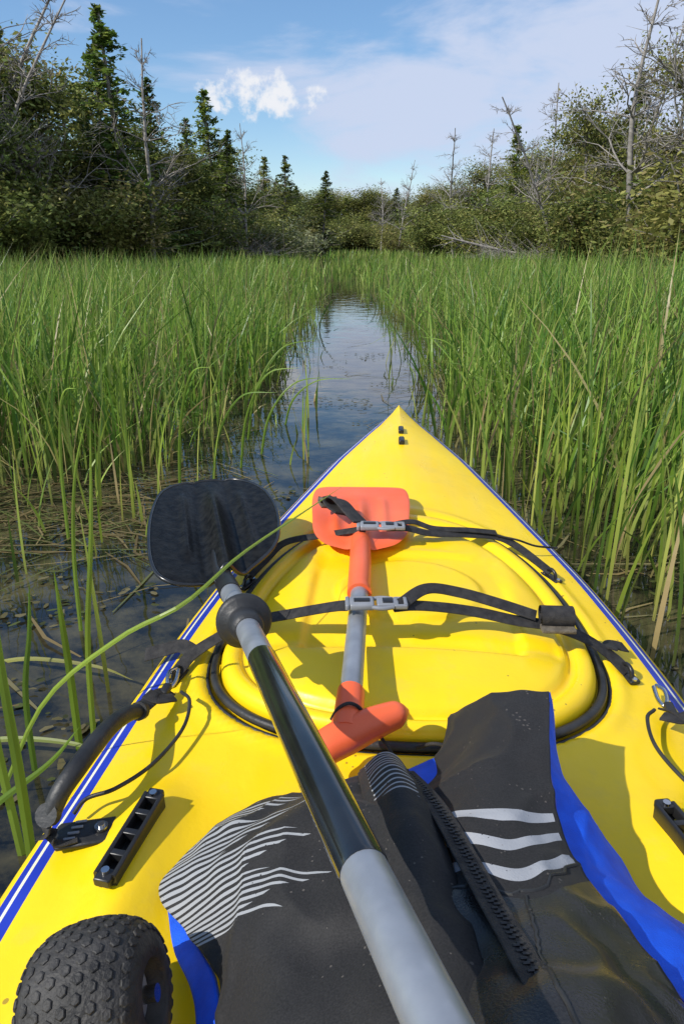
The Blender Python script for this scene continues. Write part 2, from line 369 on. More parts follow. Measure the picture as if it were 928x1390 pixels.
# ------------------------------------------------------------------ paddles
def blade(mb,O,ax,side,outline,hf,thick=.004,mat=0,nr=26,rim=None):
    O=np.array(O,float); ax=np.array(ax,float); ax/=np.linalg.norm(ax)
    side=np.array(side,float); side-=side@ax*ax; side/=np.linalg.norm(side); nrm=np.cross(side,ax); 
    if nrm[2]<0: nrm=-nrm
    ol=catmull(list(outline)+[outline[0]],140)[:-1]; c=ol.mean(0); K=len(ol)
    for sg in (1,-1):
        V=[]
        for r in np.linspace(1,0,nr):
            q=c+(ol-c)*r; h=hf(q[:,0],q[:,1])+sg*thick*.5*math.sqrt(max(0,1-r**12))
            V.append(O+q[:,:1]*ax+q[:,1:2]*side+h[:,None]*nrm)
        V=np.array(V); idx=np.arange(nr*K).reshape(nr,K); a=idx[:-1]; b=idx[1:]
        mb.add(V.reshape(-1,3),np.stack([a,np.roll(a,-1,1),np.roll(b,-1,1),b],-1).reshape(-1,4),mat)
    if rim is not None:
        h=hf(ol[:,0],ol[:,1]); P=O+ol[:,:1]*ax+ol[:,1:2]*side+h[:,None]*nrm; P=np.vstack([P,P[:1]])
        sweep(mb,P,circ(.0034,8),None,rim,tuple(nrm),caps=False)
A=np.array([-.291,.964,.37]); ax=np.array([-.335,.922,-.194]); ax/=np.linalg.norm(ax)
PB=empty('double_bladed_paddle',(0,0,0)); PB.location=KY.location; PB.rotation_euler=KY.rotation_euler
ol=[(-.005,-.016),(-.016,-.05),(-.012,-.086),(.02,-.108),(.10,-.116),(.22,-.112),(.33,-.092),(.385,-.05),(.402,.01),(.39,.06),(.33,.098),(.24,.112),(.15,.106),(.085,.088),(.038,.052),(.01,.018)]
def hf(s,t):
    ridge=.026*np.exp(-(t/.014)**2)*(1-sm(.20,.40,s))
    return ridge+1.3*t*t+.05*s*s+.008*np.exp(-((np.abs(t)-.055)/.008)**2)*sm(.04,.1,s)*(1-sm(.27,.34,s))-.004*np.exp(-((np.abs(t)-.03)/.008)**2)
mb=MB(); blade(mb,A+[.006,0,-.004],(-.30,.94,.06),(.94,.34,-.03),ol,hf,.007,nr=56,rim=1); 
A2=A-ax*1.43; blade(mb,A2,-ax,(.8,.3,.5),ol,hf,.006,rim=1)
mb.obj('blades',[M_carb,M_rim],PB)
mb=MB(); g=lambda s:A-ax*s
tube(mb,[A+np.array([-.045,.13,.008]),A+np.array([-.02,.06,.005]),g(.0),g(.05),g(.1)],[.006,.0125,.0148,.0158,.0162],n=20,k=20,mat=0)
tube(mb,[g(.10),g(.362)],.0148,n=2,k=24,mat=1,smooth=False)
tube(mb,[g(.362),g(.366),g(.712),g(.716)],[.0152,.0157,.0157,.0152],n=4,k=24,mat=2,smooth=False)
tube(mb,[g(.716),g(1.07)],.0148,n=2,k=24,mat=1,smooth=False)
tube(mb,[g(1.07),g(1.33)],.0156,n=2,k=24,mat=2,smooth=False)
tube(mb,[g(1.33),g(1.45),g(1.5)],[.0165,.0155,.009],n=8,k=20,mat=0)
mb.obj('shaft',[M_blk,M_alu,M_shaftb],PB)
mb=MB()
for s0 in (.235,1.2):
    pr=[(.0,.0155),(.001,.020),(.004,.030),(.009,.0345),(.015,.035),(.019,.031),(.021,.023),(.027,.021),(.040,.0205),(.048,.0185),(.050,.0155)]
    P=np.array([A-ax*(s0-.02+a_) for a_,_ in pr]); sweep(mb,P,circ(1,32),np.array([r for _,r in pr]),0)
mb.obj('drip_ring',[M_gask],PB)

PO=empty('canoe_paddle',(0,0,0)); PO.location=KY.location; PO.rotation_euler=KY.rotation_euler
O=np.array([-.083,1.115,.352]); ax2=np.array([-.035,1,.015])
ol2=[(0,-.017),(.01,-.035),(.03,-.066),(.075,-.086),(.15,-.094),(.24,-.1),(.30,-.096),(.322,-.08),(.332,-.04),(.334,0),(.332,.04),(.322,.08),(.30,.096),(.24,.1),(.15,.094),(.075,.086),(.03,.066),(.01,.035),(0,.017)]
def hf2(s,t): return .016*np.exp(-(t/.015)**2)*(1-sm(.10,.30,s))+.5*t*t+.006*np.exp(-((np.abs(t)-.045)/.010)**2)*sm(.05,.1,s)*(1-sm(.2,.28,s))
mb=MB(); blade(mb,O,ax2,(1,0,0),ol2,hf2,.006,nr=36)
tube(mb,[(-.0865,1.20,.356),(-.084,1.14,.357),(-.081,1.05,.358),(-.079,.945,.359)],[.011,.0175,.0182,.0178],n=18,k=20)
tube(mb,[(-.078,.952,.359),(-.078,.94,.359)],[.0185,.0185],n=2,k=20,smooth=False)
tube(mb,[(-.078,.694,.357),(-.0785,.68,.356),(-.079,.655,.352),(-.080,.63,.347)],[.0165,.0168,.017,.02],n=12,k=20)
tube(mb,[(-.126,.604,.333),(-.118,.608,.335),(-.104,.615,.339),(-.080,.630,.345),(-.050,.649,.349),(-.024,.664,.351),(-.012,.671,.350)],[.004,.014,.0195,.021,.0185,.0155,.004],n=40,k=18)
mb.obj('orange_parts',[M_org],PO)
mb=MB(); tube(mb,[(-.078,.945,.359),(-.078,.690,.357)],.0135,n=2,k=24,smooth=False); mb.obj('alloy_shaft',[M_alu],PO)
mb=MB(); 
tube(mb,[(-.098,.648,.352),(-.09,.65,.366),(-.078,.652,.372),(-.066,.652,.366),(-.058,.65,.352),(-.03,.63,.325),(-.02,.6,.31),(-.005,.58,.32)],.002,n=40,k=6)
tube(mb,[(.0,.67,.30),(.02,.66,.315),(.035,.645,.32),(.03,.62,.318)],.0022,n=30,k=6)
mb.obj('leash_cord',[M_web],PO)

# ------------------------------------------------------------------ wetsuit
def grid_eval(G,ns,nt):
    G=np.asarray(G,float) # rows,cols,3
    R1=np.stack([catmull(G[:,j],nt) for j in range(G.shape[1])],1)
    return np.stack([catmull(R1[i],ns) for i in range(nt)],0)
def patch(name,G,m,parent,ns=70,nt=110,amp=.003,freq=22,solid=.004,seed=0):
    P=grid_eval(G,ns,nt)
    du=np.gradient(P,axis=1); dv=np.gradient(P,axis=0); nn=np.cross(du,dv); nn/=np.linalg.norm(nn,axis=2)[...,None]+1e-9
    if nn[...,2].mean()<0: nn=-nn
    for i in range(nt):
        for j in range(ns):
            p=P[i,j]; q=Vector((p[0]*freq+seed,p[1]*freq*1.0,p[2]*freq))
            a=mnoise.noise(q)+.5*mnoise.noise(q*2.3)
            rd=1-abs(mnoise.noise(q*.7+Vector((5,3,1))))*2
            P[i,j]=p+nn[i,j]*amp*(a+.8*max(0,rd)**3)
    me=bpy.data.meshes.new(name); idx=np.arange(nt*ns).reshape(nt,ns)
    F=np.stack([idx[:-1,:-1],idx[:-1,1:],idx[1:,1:],idx[1:,:-1]],-1).reshape(-1,4)
    me.from_pydata(P.reshape(-1,3).tolist(),[],F.tolist())
    uv=me.uv_layers.new(name='UVMap'); S,T=np.meshgrid(np.linspace(0,1,ns),np.linspace(0,len(G)-1,nt))
    UV=np.stack([S.ravel(),T.ravel()],1)
    uv.data.foreach_set('uv',UV[F.ravel()].ravel())
    me.polygons.foreach_set('use_smooth',[True]*len(F)); me.materials.append(m)
    o=bpy.data.objects.new(name,me); COL.objects.link(o); o.parent=parent
    s=o.modifiers.new('s','SOLIDIFY'); s.thickness=solid; s.offset=0
    return P
def neoprene(name,kind):
    m,nt,b,N,L=newmat(name)
    tc=N.new('ShaderNodeTexCoord'); sep=N.new('ShaderNodeSeparateXYZ'); L.new(tc.outputs['UV'],sep.inputs[0])
    def math_(op,a,b_=None):
        n=N.new('ShaderNodeMath'); n.operation=op
        for i,v in enumerate((a,b_)):
            if v is None: continue
            if isinstance(v,(int,float)): n.inputs[i].default_value=v
            else: L.new(v,n.inputs[i])
        return n.outputs[0]
    S,T=sep.outputs[0],sep.outputs[1]
    def band(x,a,c): return math_('MULTIPLY',math_('GREATER_THAN',x,a),math_('LESS_THAN',x,c))
    nz=N.new('ShaderNodeTexNoise'); nz.inputs['Scale'].default_value=600; nz.inputs['Detail'].default_value=2; L.new(tc.outputs['Object'],nz.inputs['Vector'])
    base=N.new('ShaderNodeValToRGB'); base.color_ramp.elements[0].color=(.006,.006,.006,1); base.color_ramp.elements[1].color=(.034,.032,.032,1); L.new(nz.outputs['Fac'],base.inputs['Fac'])
    b.inputs['Roughness'].default_value=.7; b.inputs['Sheen Weight'].default_value=.03; b.inputs['Sheen Roughness'].default_value=.5
    b.inputs['Specular IOR Level'].default_value=.3
    col=base.outputs['Color']; mask=None; glossy=None
    if kind=='leg':
        t2=math_('ADD',T,math_('MULTIPLY',S,.10))
        mask=math_('ADD',math_('ADD',band(t2,2.52,2.66),band(t2,2.84,2.96)),band(t2,3.16,3.27))
        mask=math_('MULTIPLY',mask,band(S,.03,.97))
        glossy=math_('GREATER_THAN',t2,3.45)
    if kind=='graphic':
        f=math_('FRACT',math_('MULTIPLY',math_('ADD',T,math_('MULTIPLY',S,-.35)),9.5))
        st=math_('LESS_THAN',f,math_('ADD',.60,math_('MULTIPLY',S,-.45)))
        zig=math_('PINGPONG',math_('MULTIPLY',T,1.7),.5)
        edge=math_('LESS_THAN',S,math_('ADD',.25,math_('MULTIPLY',zig,.95)))
        mask=math_('MULTIPLY',math_('MULTIPLY',st,edge),band(T,.05,2.5))
    if kind=='ribbed':
        f=math_('FRACT',math_('MULTIPLY',math_('ADD',T,math_('MULTIPLY',S,.25)),9)); mask=math_('MULTIPLY',math_('LESS_THAN',f,.3),band(S,.15,.75)); mask=math_('MULTIPLY',mask,band(T,.2,1.6))
    mx=N.new('ShaderNodeMix'); mx.data_type='RGBA'; mx.inputs['B'].default_value=(.32,.33,.34,1) if kind!='leg' else (.36,.37,.39,1)
    wn=N.new('ShaderNodeTexNoise'); wn.inputs['Scale'].default_value=240; L.new(tc.outputs['Object'],wn.inputs['Vector'])
    wear=math_('GREATER_THAN',wn.outputs['Fac'],.27)
    L.new(math_('MULTIPLY',mask,wear),mx.inputs['Factor']); L.new(col,mx.inputs['A'])
    vz=N.new('ShaderNodeTexVoronoi'); vz.inputs['Scale'].default_value=150; L.new(tc.outputs['Object'],vz.inputs['Vector'])
    vn=N.new('ShaderNodeTexNoise'); vn.inputs['Scale'].default_value=25; L.new(tc.outputs['Object'],vn.inputs['Vector'])
    sp=math_('LESS_THAN',vz.outputs['Distance'],math_('MULTIPLY',math_('SUBTRACT',vn.outputs['Fac'],.45),.8))
    mx2=N.new('ShaderNodeMix'); mx2.data_type='RGBA'; mx2.inputs['B'].default_value=(.16,.14,.12,1)
    L.new(math_('MULTIPLY',sp,.5),mx2.inputs['Factor']); L.new(mx.outputs['Result'],mx2.inputs['A']); L.new(mx2.outputs['Result'],b.inputs['Base Color'])
    if glossy is not None:
        gn=N.new('ShaderNodeTexNoise'); gn.inputs['Scale'].default_value=40; gn.inputs['Detail'].default_value=5; L.new(tc.outputs['Object'],gn.inputs['Vector'])
        L.new(math_('SUBTRACT',.72,math_('MULTIPLY',glossy,math_('SUBTRACT',.60,math_('MULTIPLY',gn.outputs['Fac'],.35)))),b.inputs['Roughness'])
        L.new(math_('ADD',.3,math_('MULTIPLY',glossy,.12)),b.inputs['Specular IOR Level'])
    bp=N.new('ShaderNodeBump'); bp.inputs['Strength'].default_value=.4; bp.inputs['Distance'].default_value=.001
    L.new(nz.outputs['Fac'],bp.inputs['Height']); L.new(bp.outputs['Normal'],b.inputs['Normal'])
    return m
M_leg=neoprene('neoprene_leg','leg'); M_gra=neoprene('neoprene_graphic','graphic'); M_rib=neoprene('neoprene_ribbed','ribbed')
M_bl=mat('blue_neoprene',(.0,.075,.62),(.0,.10,.75),.7,60,.4,700)
WS=empty('neoprene_wetsuit'); WS.location=KY.location; WS.rotation_euler=KY.rotation_euler
GA=[[(.042,.700,.325),(.070,.678,.36),(.10,.665,.385),(.138,.650,.40)],
[(.020,.618,.32),(.055,.605,.365),(.085,.592,.385),(.125,.580,.392)],
[(-.017,.541,.33),(.025,.52,.375),(.065,.508,.40),(.113,.508,.39)],
[(-.021,.421,.385),(.02,.42,.405),(.06,.405,.415),(.113,.445,.385)],
[(0,.321,.42),(.03,.31,.44),(.08,.30,.445),(.136,.345,.405)],
[(.005,.255,.45),(.035,.25,.47),(.08,.25,.47),(.15,.27,.42)],
[(0,.05,.5),(.05,.05,.52),(.1,.05,.52),(.17,.07,.45)]]
PA=patch('black_leg',GA,M_leg,WS,amp=.0050,freq=18)
GB=[[(.138,.651,.397),(.143,.650,.375),(.147,.652,.33)],
[(.122,.58,.387),(.135,.585,.36),(.148,.594,.315)],
[(.110,.508,.384),(.148,.518,.35),(.182,.528,.30)],
[(.108,.445,.375),(.155,.455,.35),(.200,.465,.305)],
[(.130,.345,.398),(.19,.37,.37),(.255,.40,.315)],
[(.145,.27,.412),(.22,.28,.39),(.29,.30,.34)],
[(.165,.07,.44),(.24,.07,.42),(.31,.07,.36)]]
PBl=patch('blue_side_panel',GB,M_bl,WS,amp=.004,freq=14,ns=40)
GL=[[(-.052,.592,.30),(-.012,.612,.315),(.030,.630,.325)],[(-.055,.565,.315),(-.012,.575,.325),(.022,.585,.330)],[(-.045,.52,.33),(-.01,.53,.335),(.02,.54,.335)]]
patch('blue_inner_panel',GL,M_bl,WS,amp=.001,ns=30,nt=40)
GC=[[(-.205,.548,.285),(-.165,.566,.305),(-.111,.552,.335),(-.05,.560,.350)],
[(-.243,.478,.282),(-.175,.49,.335),(-.11,.49,.372),(-.03,.48,.388)],
[(-.205,.42,.300),(-.141,.421,.36),(-.09,.41,.388),(-.015,.41,.412)],
[(-.172,.378,.32),(-.125,.36,.37),(-.08,.34,.39),(-.005,.33,.425)],
[(-.155,.323,.33),(-.11,.30,.38),(-.07,.28,.405),(.005,.26,.445)],
[(-.14,.10,.35),(-.10,.08,.40),(-.05,.07,.43),(.01,.05,.48)]]
patch('black_sleeve',GC,M_gra,WS,amp=.006,freq=16,seed=4)
GD=[[(-.215,.462,.282),(-.235,.462,.272)],[(-.195,.415,.296),(-.213,.412,.285)],[(-.168,.372,.316),(-.184,.368,.30)],[(-.15,.32,.325),(-.165,.315,.31)]]
patch('blue_trim',[[a,((np.array(a)+b)/2).tolist(),b] for a,b in GD],M_bl,WS,amp=.001,ns=12,nt=40)
GF=[[(-.062,.575,.345),(-.038,.572,.372),(-.012,.555,.355)],[(-.058,.52,.372),(-.032,.515,.402),(-.002,.50,.385)],[(-.05,.45,.39),(-.022,.445,.418),(.008,.435,.405)],[(-.045,.36,.40),(-.012,.36,.428),(.016,.355,.42)],[(-.03,.25,.43),(0,.25,.455),(.03,.25,.455)]]
patch('zip_flap',GF,M_rib,WS,amp=.003,freq=25,ns=40,seed=9)
mb=MB(); Z=catmull([(-.022,.555,.362),(-.006,.50,.388),(.007,.455,.403),(.018,.406,.417),(.029,.352,.434),(.039,.301,.452),(.048,.25,.466),(.053,.15,.48)],160)+[0.004,0,.003]
sweep(mb,Z,rrect(.020,.002,.0008),None,0,(0.2,0,1))
T_,N_,S_=frames(Z,(0.2,0,1)); seg=np.linalg.norm(np.diff(Z,axis=0),axis=1); cum=np.concatenate([[0],np.cumsum(seg)])
for i,s in enumerate(np.arange(0,cum[-1],.0028)):
    j=min(np.searchsorted(cum,s),len(Z)-1); c=Z[j]+S_[j]*(.0016 if i%2 else -.0016)+N_[j]*.0014
    box(mb,c,(.0042,.0017,.0018),math.atan2(S_[j][1],S_[j][0]),.2,1)
def seam(Pg,path,rad,dz,m_):
    P=[]
    for s,t in catmull([(a,b,0) for a,b in path],80)[:,:2]:
        i=min(max(t,0),1)*(Pg.shape[0]-1); j=min(max(s,0),1)*(Pg.shape[1]-1); P.append(Pg[int(round(i)),int(round(j))]+[0,0,dz])
    P=np.array(P); P=np.vstack([P[:1],np.array([(P[i-1]+P[i]+P[i+1])/3 for i in range(1,len(P)-1)]),P[-1:]])
    sweep(mb,P,circ(rad,6),None,m_)
seam(PA,[(.03,.57),(.3,.565),(.7,.55),(.97,.53)],.0014,.0024,2)
seam(PA,[(.62,.56),(.55,.62),(.50,.70),(.52,.85)],.0014,.0024,2)
seam(PBl,[(.08,.02),(.07,.3),(.09,.6),(.1,.95)],.0012,.0024,3)
mb.obj('zipper_and_seams',[M_web,M_blk,M_gask,M_blue],WS,smooth=False)

# ------------------------------------------------------------------ cart wheel (fat rubber tyre) on the side deck
M_tyre=mat('tyre_rubber',(.014,.013,.012),(.05,.046,.042),.65,30,.8,260)
SH=empty('cart_wheel'); SH.location=KY.location; SH.rotation_euler=KY.rotation_euler
wc=np.array([-.244,.334,.334]); Rw=.055; Hw=.043   # radius, half width
axd=np.array([.96,.10,.22]); axd/=np.linalg.norm(axd)
e1=np.cross(axd,[0,0,1.]); e1/=np.linalg.norm(e1); e2=np.cross(e1,axd)
K=96; aa=np.linspace(0,2*math.pi,K,endpoint=False)
prof=[]
for t in np.linspace(-1,1,25):
    s_=math.sin(t*math.pi/2); prof.append((Hw*s_,Rw*(.42+.58*math.cos(t*math.pi/2)**.55 if abs(t)<1 else .42)))
prof=[(-Hw*.55,.018),(-Hw*.6,.024)]+prof+[(Hw*.6,.024),(Hw*.55,.018)]
V=np.array([[wc+axd*h+(e1*math.cos(a)+e2*math.sin(a))*r for a in aa] for h,r in prof]); n=len(V)
idx=np.arange(n*K).reshape(n,K); a=idx[:-1]; b=idx[1:]
mb=MB(); mb.add(V.reshape(-1,3),np.stack([a,np.roll(a,-1,1),np.roll(b,-1,1),b],-1).reshape(-1,4)); mb.obj('tyre',[M_tyre],SH)
mb=MB()
def tyre_r(h): 
    t=math.asin(max(-1,min(1,h/Hw)))/(math.pi/2); return Rw*(.42+.58*max(0,math.cos(t*math.pi/2))**.55)
for row,h in enumerate(np.linspace(-.9,.9,9)*Hw):
    r_=tyre_r(h)
    for i in range(28):
        a_=2*math.pi*(i+.5*(row%2))/28; d=e1*math.cos(a_)+e2*math.sin(a_); tg=-e1*math.sin(a_)+e2*math.cos(a_)
        dr=(tyre_r(h+.001)-tyre_r(h-.001))/.002; nr_=d-axd*dr; nr_/=np.linalg.norm(nr_); ac=np.cross(tg,nr_)
        c=wc+axd*h+d*r_; P=np.array([c-nr_*.002,c+nr_*.0008,c+nr_*.0014]); hexs=[(math.cos(q)*.0042,math.sin(q)*.0038) for q in np.arange(0,2*math.pi,math.pi/3)]
        VV=np.array([[p+tg*u*sc+ac*v*sc for u,v in hexs] for p,sc in zip(P,(1,1,.8))]); id2=np.arange(18).reshape(3,6)
        mb.add(VV.reshape(-1,3),np.stack([id2[:-1],np.roll(id2[:-1],-1,1),np.roll(id2[1:],-1,1),id2[1:]],-1).reshape(-1,4)); mb.add(np.vstack([VV[2],[VV[2].mean(0)]]),np.array([[q,(q+1)%6,6] for q in range(6)]))
mb.obj('tread',[M_tyre],SH,smooth=False)
mb=MB(); tube(mb,[wc-axd*Hw*.75,wc-axd*Hw*.7,wc+axd*Hw*.7,wc+axd*Hw*.75],[.014,.019,.019,.014],n=4,k=24,smooth=False)
tube(mb,[wc-axd*Hw*1.05,wc+axd*Hw*1.05],.006,n=2,k=16,mat=1,smooth=False); mb.obj('hub',[M_gry,M_stl],SH)

# ------------------------------------------------------------------ ground + water
shoreL=np.array([(-40,8),(-16,18),(-11.0,25),(-8.2,32),(-6.0,45),(-4.2,70),(-1.8,105)],float)
shoreR=np.array([(40,8),(16,14),(10.2,22),(9.7,30),(9.3,42),(7.8,60),(5.2,100)],float)
def xl(y): return np.interp(y,shoreL[:,1],shoreL[:,0],left=-60,right=5)
def xr(y): return np.interp(y,shoreR[:,1],shoreR[:,0],left=60,right=-5)
def gh(x,y):
    d=np.maximum.reduce([(xl(y)-x),(x-xr(y)),(y-112)*.6]); d=np.where(y<5,-1,d)
    return -.35+.55*sm(-.6,1.2,d)+.5*sm(1,15,d)
gx=np.concatenate([[-600,-250,-120],np.linspace(-60,60,140),[120,250,600]]); gyy=np.concatenate([[-600,-200,-60],np.linspace(-20,140,170),[200,350,700,1500]])
X,Y=np.meshgrid(gx,gyy); Z=gh(X,Y)+np.vectorize(lambda a,b:mnoise.noise(Vector((a*.4,b*.4,0)))*.08)(X,Y)
mb=MB(); n,k=X.shape; idx=np.arange(n*k).reshape(n,k)
mb.add(np.stack([X,Y,Z],-1).reshape(-1,3),np.stack([idx[:-1,:-1],idx[:-1,1:],idx[1:,1:],idx[1:,:-1]],-1).reshape(-1,4))
mb.obj('ground',[mat('ground_material',(.05,.055,.02),(.09,.085,.035),.9,1.5,.5,20)])
m,nt,b,N,L=newmat('water_material')
tc=N.new('ShaderNodeTexCoord')
n1=N.new('ShaderNodeTexNoise'); n1.inputs['Scale'].default_value=5; n1.inputs['Detail'].default_value=8; n1.inputs['Roughness'].default_value=.7; L.new(tc.outputs['Object'],n1.inputs['Vector'])
r=N.new('ShaderNodeValToRGB'); r.color_ramp.elements[0].position=.42; r.color_ramp.elements[0].color=(.007,.008,.007,1); r.color_ramp.elements[1].position=.72; r.color_ramp.elements[1].color=(.11,.095,.045,1)
L.new(n1.outputs['Fac'],r.inputs['Fac']); L.new(r.outputs['Color'],b.inputs['Base Color'])
b.inputs['Roughness'].default_value=.015; b.inputs['IOR'].default_value=1.5
n2=N.new('ShaderNodeTexNoise'); n2.inputs['Scale'].default_value=3.5; n2.inputs['Detail'].default_value=3; L.new(tc.outputs['Object'],n2.inputs['Vector'])
bp=N.new('ShaderNodeBump'); bp.inputs['Strength'].default_value=.16; bp.inputs['Distance'].default_value=.02
L.new(n2.outputs['Fac'],bp.inputs['Height']); L.new(bp.outputs['Normal'],b.inputs['Normal'])
mb=MB(); mb.add([(-500,-500,0),(500,-500,0),(500,900,0),(-500,900,0)],[[0,1,2,3]]); mb.obj('water',[m])

# ------------------------------------------------------------------ reeds
GREENS=np.array([(.19,.29,.035),(.25,.36,.05),(.31,.40,.075),(.13,.23,.03),(.35,.40,.09),(.10,.19,.03)])
STRAW=np.array([(.42,.34,.15),(.34,.26,.11),(.25,.20,.09)])
def blades(mb,bx,by,h,w,lean,droop,S,deadp=.06,z0=-.03,twist=True,colmul=1):
    N_=len(bx); t=np.linspace(0,1,S+1)[None,:]
    az=rng.uniform(0,2*math.pi,N_); lx=np.cos(az)*lean+.03; ly=np.sin(az)*lean
    hh=h[:,None]
    px=bx[:,None]+lx[:,None]*hh*(t**1.8); py=by[:,None]+ly[:,None]*hh*(t**1.8)
    pz=z0+hh*(t-droop[:,None]*t**3.2)
    sa=rng.uniform(0,2*math.pi,N_)[:,None]+ (rng.uniform(-1.2,1.2,N_)[:,None]*t if twist else 0*t)
    wd=(w[:,None]*.5)*np.clip(1.02-t**2.2,.03,1)*(.75+.25*np.minimum(1,t*4))
    sx,sy=np.cos(sa)*wd,np.sin(sa)*wd
    V=np.stack([np.stack([px-sx,py-sy,pz],-1),np.stack([px+sx,py+sy,pz],-1)],2) # N,S+1,2,3
    i0=(np.arange(N_)*(S+1)*2)[:,None]+np.arange(S)[None,:]*2
    F=np.stack([i0,i0+1,i0+3,i0+2],-1).reshape(-1,4)
    c=GREENS[rng.integers(0,len(GREENS),N_)]*rng.uniform(.7,1.25,N_)[:,None]
    dead=rng.random(N_)<deadp; c[dead]=STRAW[rng.integers(0,3,dead.sum())]
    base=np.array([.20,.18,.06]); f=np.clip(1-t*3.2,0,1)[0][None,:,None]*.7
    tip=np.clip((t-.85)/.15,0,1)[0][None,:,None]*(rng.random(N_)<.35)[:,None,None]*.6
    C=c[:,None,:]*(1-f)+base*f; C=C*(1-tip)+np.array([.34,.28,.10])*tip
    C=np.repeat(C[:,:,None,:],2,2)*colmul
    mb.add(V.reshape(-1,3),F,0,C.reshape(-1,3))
chL=np.array([(1.0,-1.6),(2.2,-1.25),(2.6,-.80),(3.0,-.55),(4,-.50),(6,-.44),(9.3,-.42),(12,-.34),(18,-.30),(26,-.8),(40,-2.0)]); chR=np.array([(1.0,1.15),(1.66,.84),(2.2,.68),(3.1,.55),(4,.64),(6,.72),(9.3,.70),(12,.58),(18,.30),(26,-.28),(40,-1.6)])
def fieldmask(x,y,jit=.1):
    nz=np.array([mnoise.noise(Vector((a*2.2,b*1.1,3))) for a,b in zip(x,y)])
    j=nz*np.clip(.32+y*.03,0,.6)
    L_=np.interp(y,chL[:,0],chL[:,1])+j; R_=np.interp(y,chR[:,0],chR[:,1])+j*.8
    return (x<L_)|(x>R_),nz,L_,R_
def scatter(n,y0,y1,spread,ext=0.):
    y=np.sqrt(rng.uniform(y0**2,y1**2,n)); x=rng.uniform(-1,1,n)*(spread*y+ext); return x,y
mb=MB()
for (n,y0,y1,sp,wmin,wmax,S,hm) in ((11500,1.3,5.5,.62,.008,.0155,6,.66),(15000,5.2,13,.57,.010,.019,4,.61),(13000,12.5,32,.54,.018,.034,3,.58),(8000,31,112,.36,.06,.12,2,.60)):
    x,y=scatter(n,y0,y1,sp,.6 if y0<5 else .3); ok,nz,L_,R_=fieldmask(x,y)
    ok&=(x>xl(y)-.3)&(x<xr(y)+.3)
    clump=np.array([mnoise.noise(Vector((a*.9,b*.9,9)))+.5*mnoise.noise(Vector((a*3,b*3,2)))for a,b in zip(x,y)])
    ok&=rng.random(n)<np.clip(.78+clump*1.1,.22,1)
    ok&=~((x<-.2)&(y<2.5)&(rng.random(n)<.86)&(x>-2.2))
    x,y,nz,clump=x[ok],y[ok],nz[ok],clump[ok]; N_=len(x)
    edge=np.minimum(np.abs(x-L_[ok]),np.abs(x-R_[ok]))
    h=hm*rng.normal(1,.20,N_)*(1+clump*.30)*(.60+.40*np.clip(edge/.8,0,1)); h=np.clip(h,.15,.92)
    h=np.where((x>0)&(y<5),h*1.14,h)
    lean=np.abs(rng.normal(0,.30,N_)); droop=np.where(rng.random(N_)<.28,rng.uniform(.1,.6,N_),rng.uniform(0,.06,N_))
    lean=np.where(droop>.1,lean+.35,lean)
    blades(mb,x,y,h,rng.uniform(wmin,wmax,N_),lean,droop,S,.08 if y0<12 else .06)
    if y0<12:
        q=rng.random(N_)<.3; xx,yy=x[q]+rng.normal(0,.05,q.sum()),y[q]
        blades(mb,xx,yy,rng.uniform(.12,.38,q.sum()),rng.uniform(.005,.010,q.sum()),rng.uniform(.2,1.2,q.sum()),rng.uniform(.1,.7,q.sum()),4,.75)
mb.obj('reed_bed',[M_reed],smooth=False)
# sparse foreground reeds
mb=MB()
x=rng.uniform(-1.35,-.46,130); y=rng.uniform(.95,2.6,130); k=(x<.045-.44+.063*y)&(rng.random(130)<.12+.6*(y>1.9)); x,y=x[k],y[k]
x2=rng.uniform(.42,1.1,150); y2=rng.uniform(1.25,2.8,150); k=(x2>.045+Wf(y2)+.063*y2+.06); x2,y2=x2[k],y2[k]
x3=rng.uniform(-.6,.7,110); y3=rng.uniform(2.7,6,110); k=np.abs(x3-.08)>.22; x3,y3=x3[k],y3[k]
for xx,yy,hm in ((x,y,.36),(x2,y2,.6),(x3,y3,.28)):
    n=len(xx); blades(mb,xx,yy,np.clip(rng.normal(hm,.12,n),.1,.85),rng.uniform(.007,.012,n),np.abs(rng.normal(0,.25,n)),rng.uniform(0,.12,n),8,.08)
def hero(pts,w,c,dead=0):
    P=catmull(pts,26); t=np.linspace(0,1,26); T=np.gradient(P,axis=0); T/=np.linalg.norm(T,axis=1)[:,None]
    S_=np.cross(T,[.25,-.75,.6]); S_/=np.linalg.norm(S_,axis=1)[:,None]
    wd=(w/2*np.clip(1.03-t**2.5,.03,1))[:,None]
    V=np.stack([P-S_*wd,P+np.cross(S_,T)*wd*.25,P+S_*wd],1).reshape(-1,3)
    F=[]
    for i in range(25):
        a=i*3; F+= [[a,a+1,a+4,a+3],[a+1,a+2,a+5,a+4]]
    C=np.array(c)*(1+.15*np.sin(np.repeat(t,3)*9))[:,None]
    mb.add(V,F,0,C)
g1,g2,g3=(.17,.29,.035),(.23,.36,.05),(.12,.23,.03)
hero([(-.455,.775,-.05),(-.42,.73,.2),(-.37,.65,.42),(-.31,.56,.62)],.014,g1)
hero([(-.480,.80,-.05),(-.465,.77,.2),(-.445,.74,.36),(-.43,.71,.50)],.012,g2)
hero([(-.463,1.065,-.05),(-.440,1.05,.2),(-.40,1.03,.42),(-.369,1.01,.62)],.010,g2)
hero([(-.475,1.03,-.05),(-.465,1.02,.15),(-.455,1.0,.28),(-.45,.99,.38)],.013,g1)
hero([(-.54,.986,-.05),(-.50,.93,.18),(-.44,.86,.34),(-.388,.781,.46)],.010,g3)
hero([(-.58,.93,-.03),(-.44,.86,.22),(-.30,.81,.36),(-.203,.80,.42),(-.141,.90,.445),(-.06,1.05,.452),(0.0,1.18,.45)],.0065,g2)
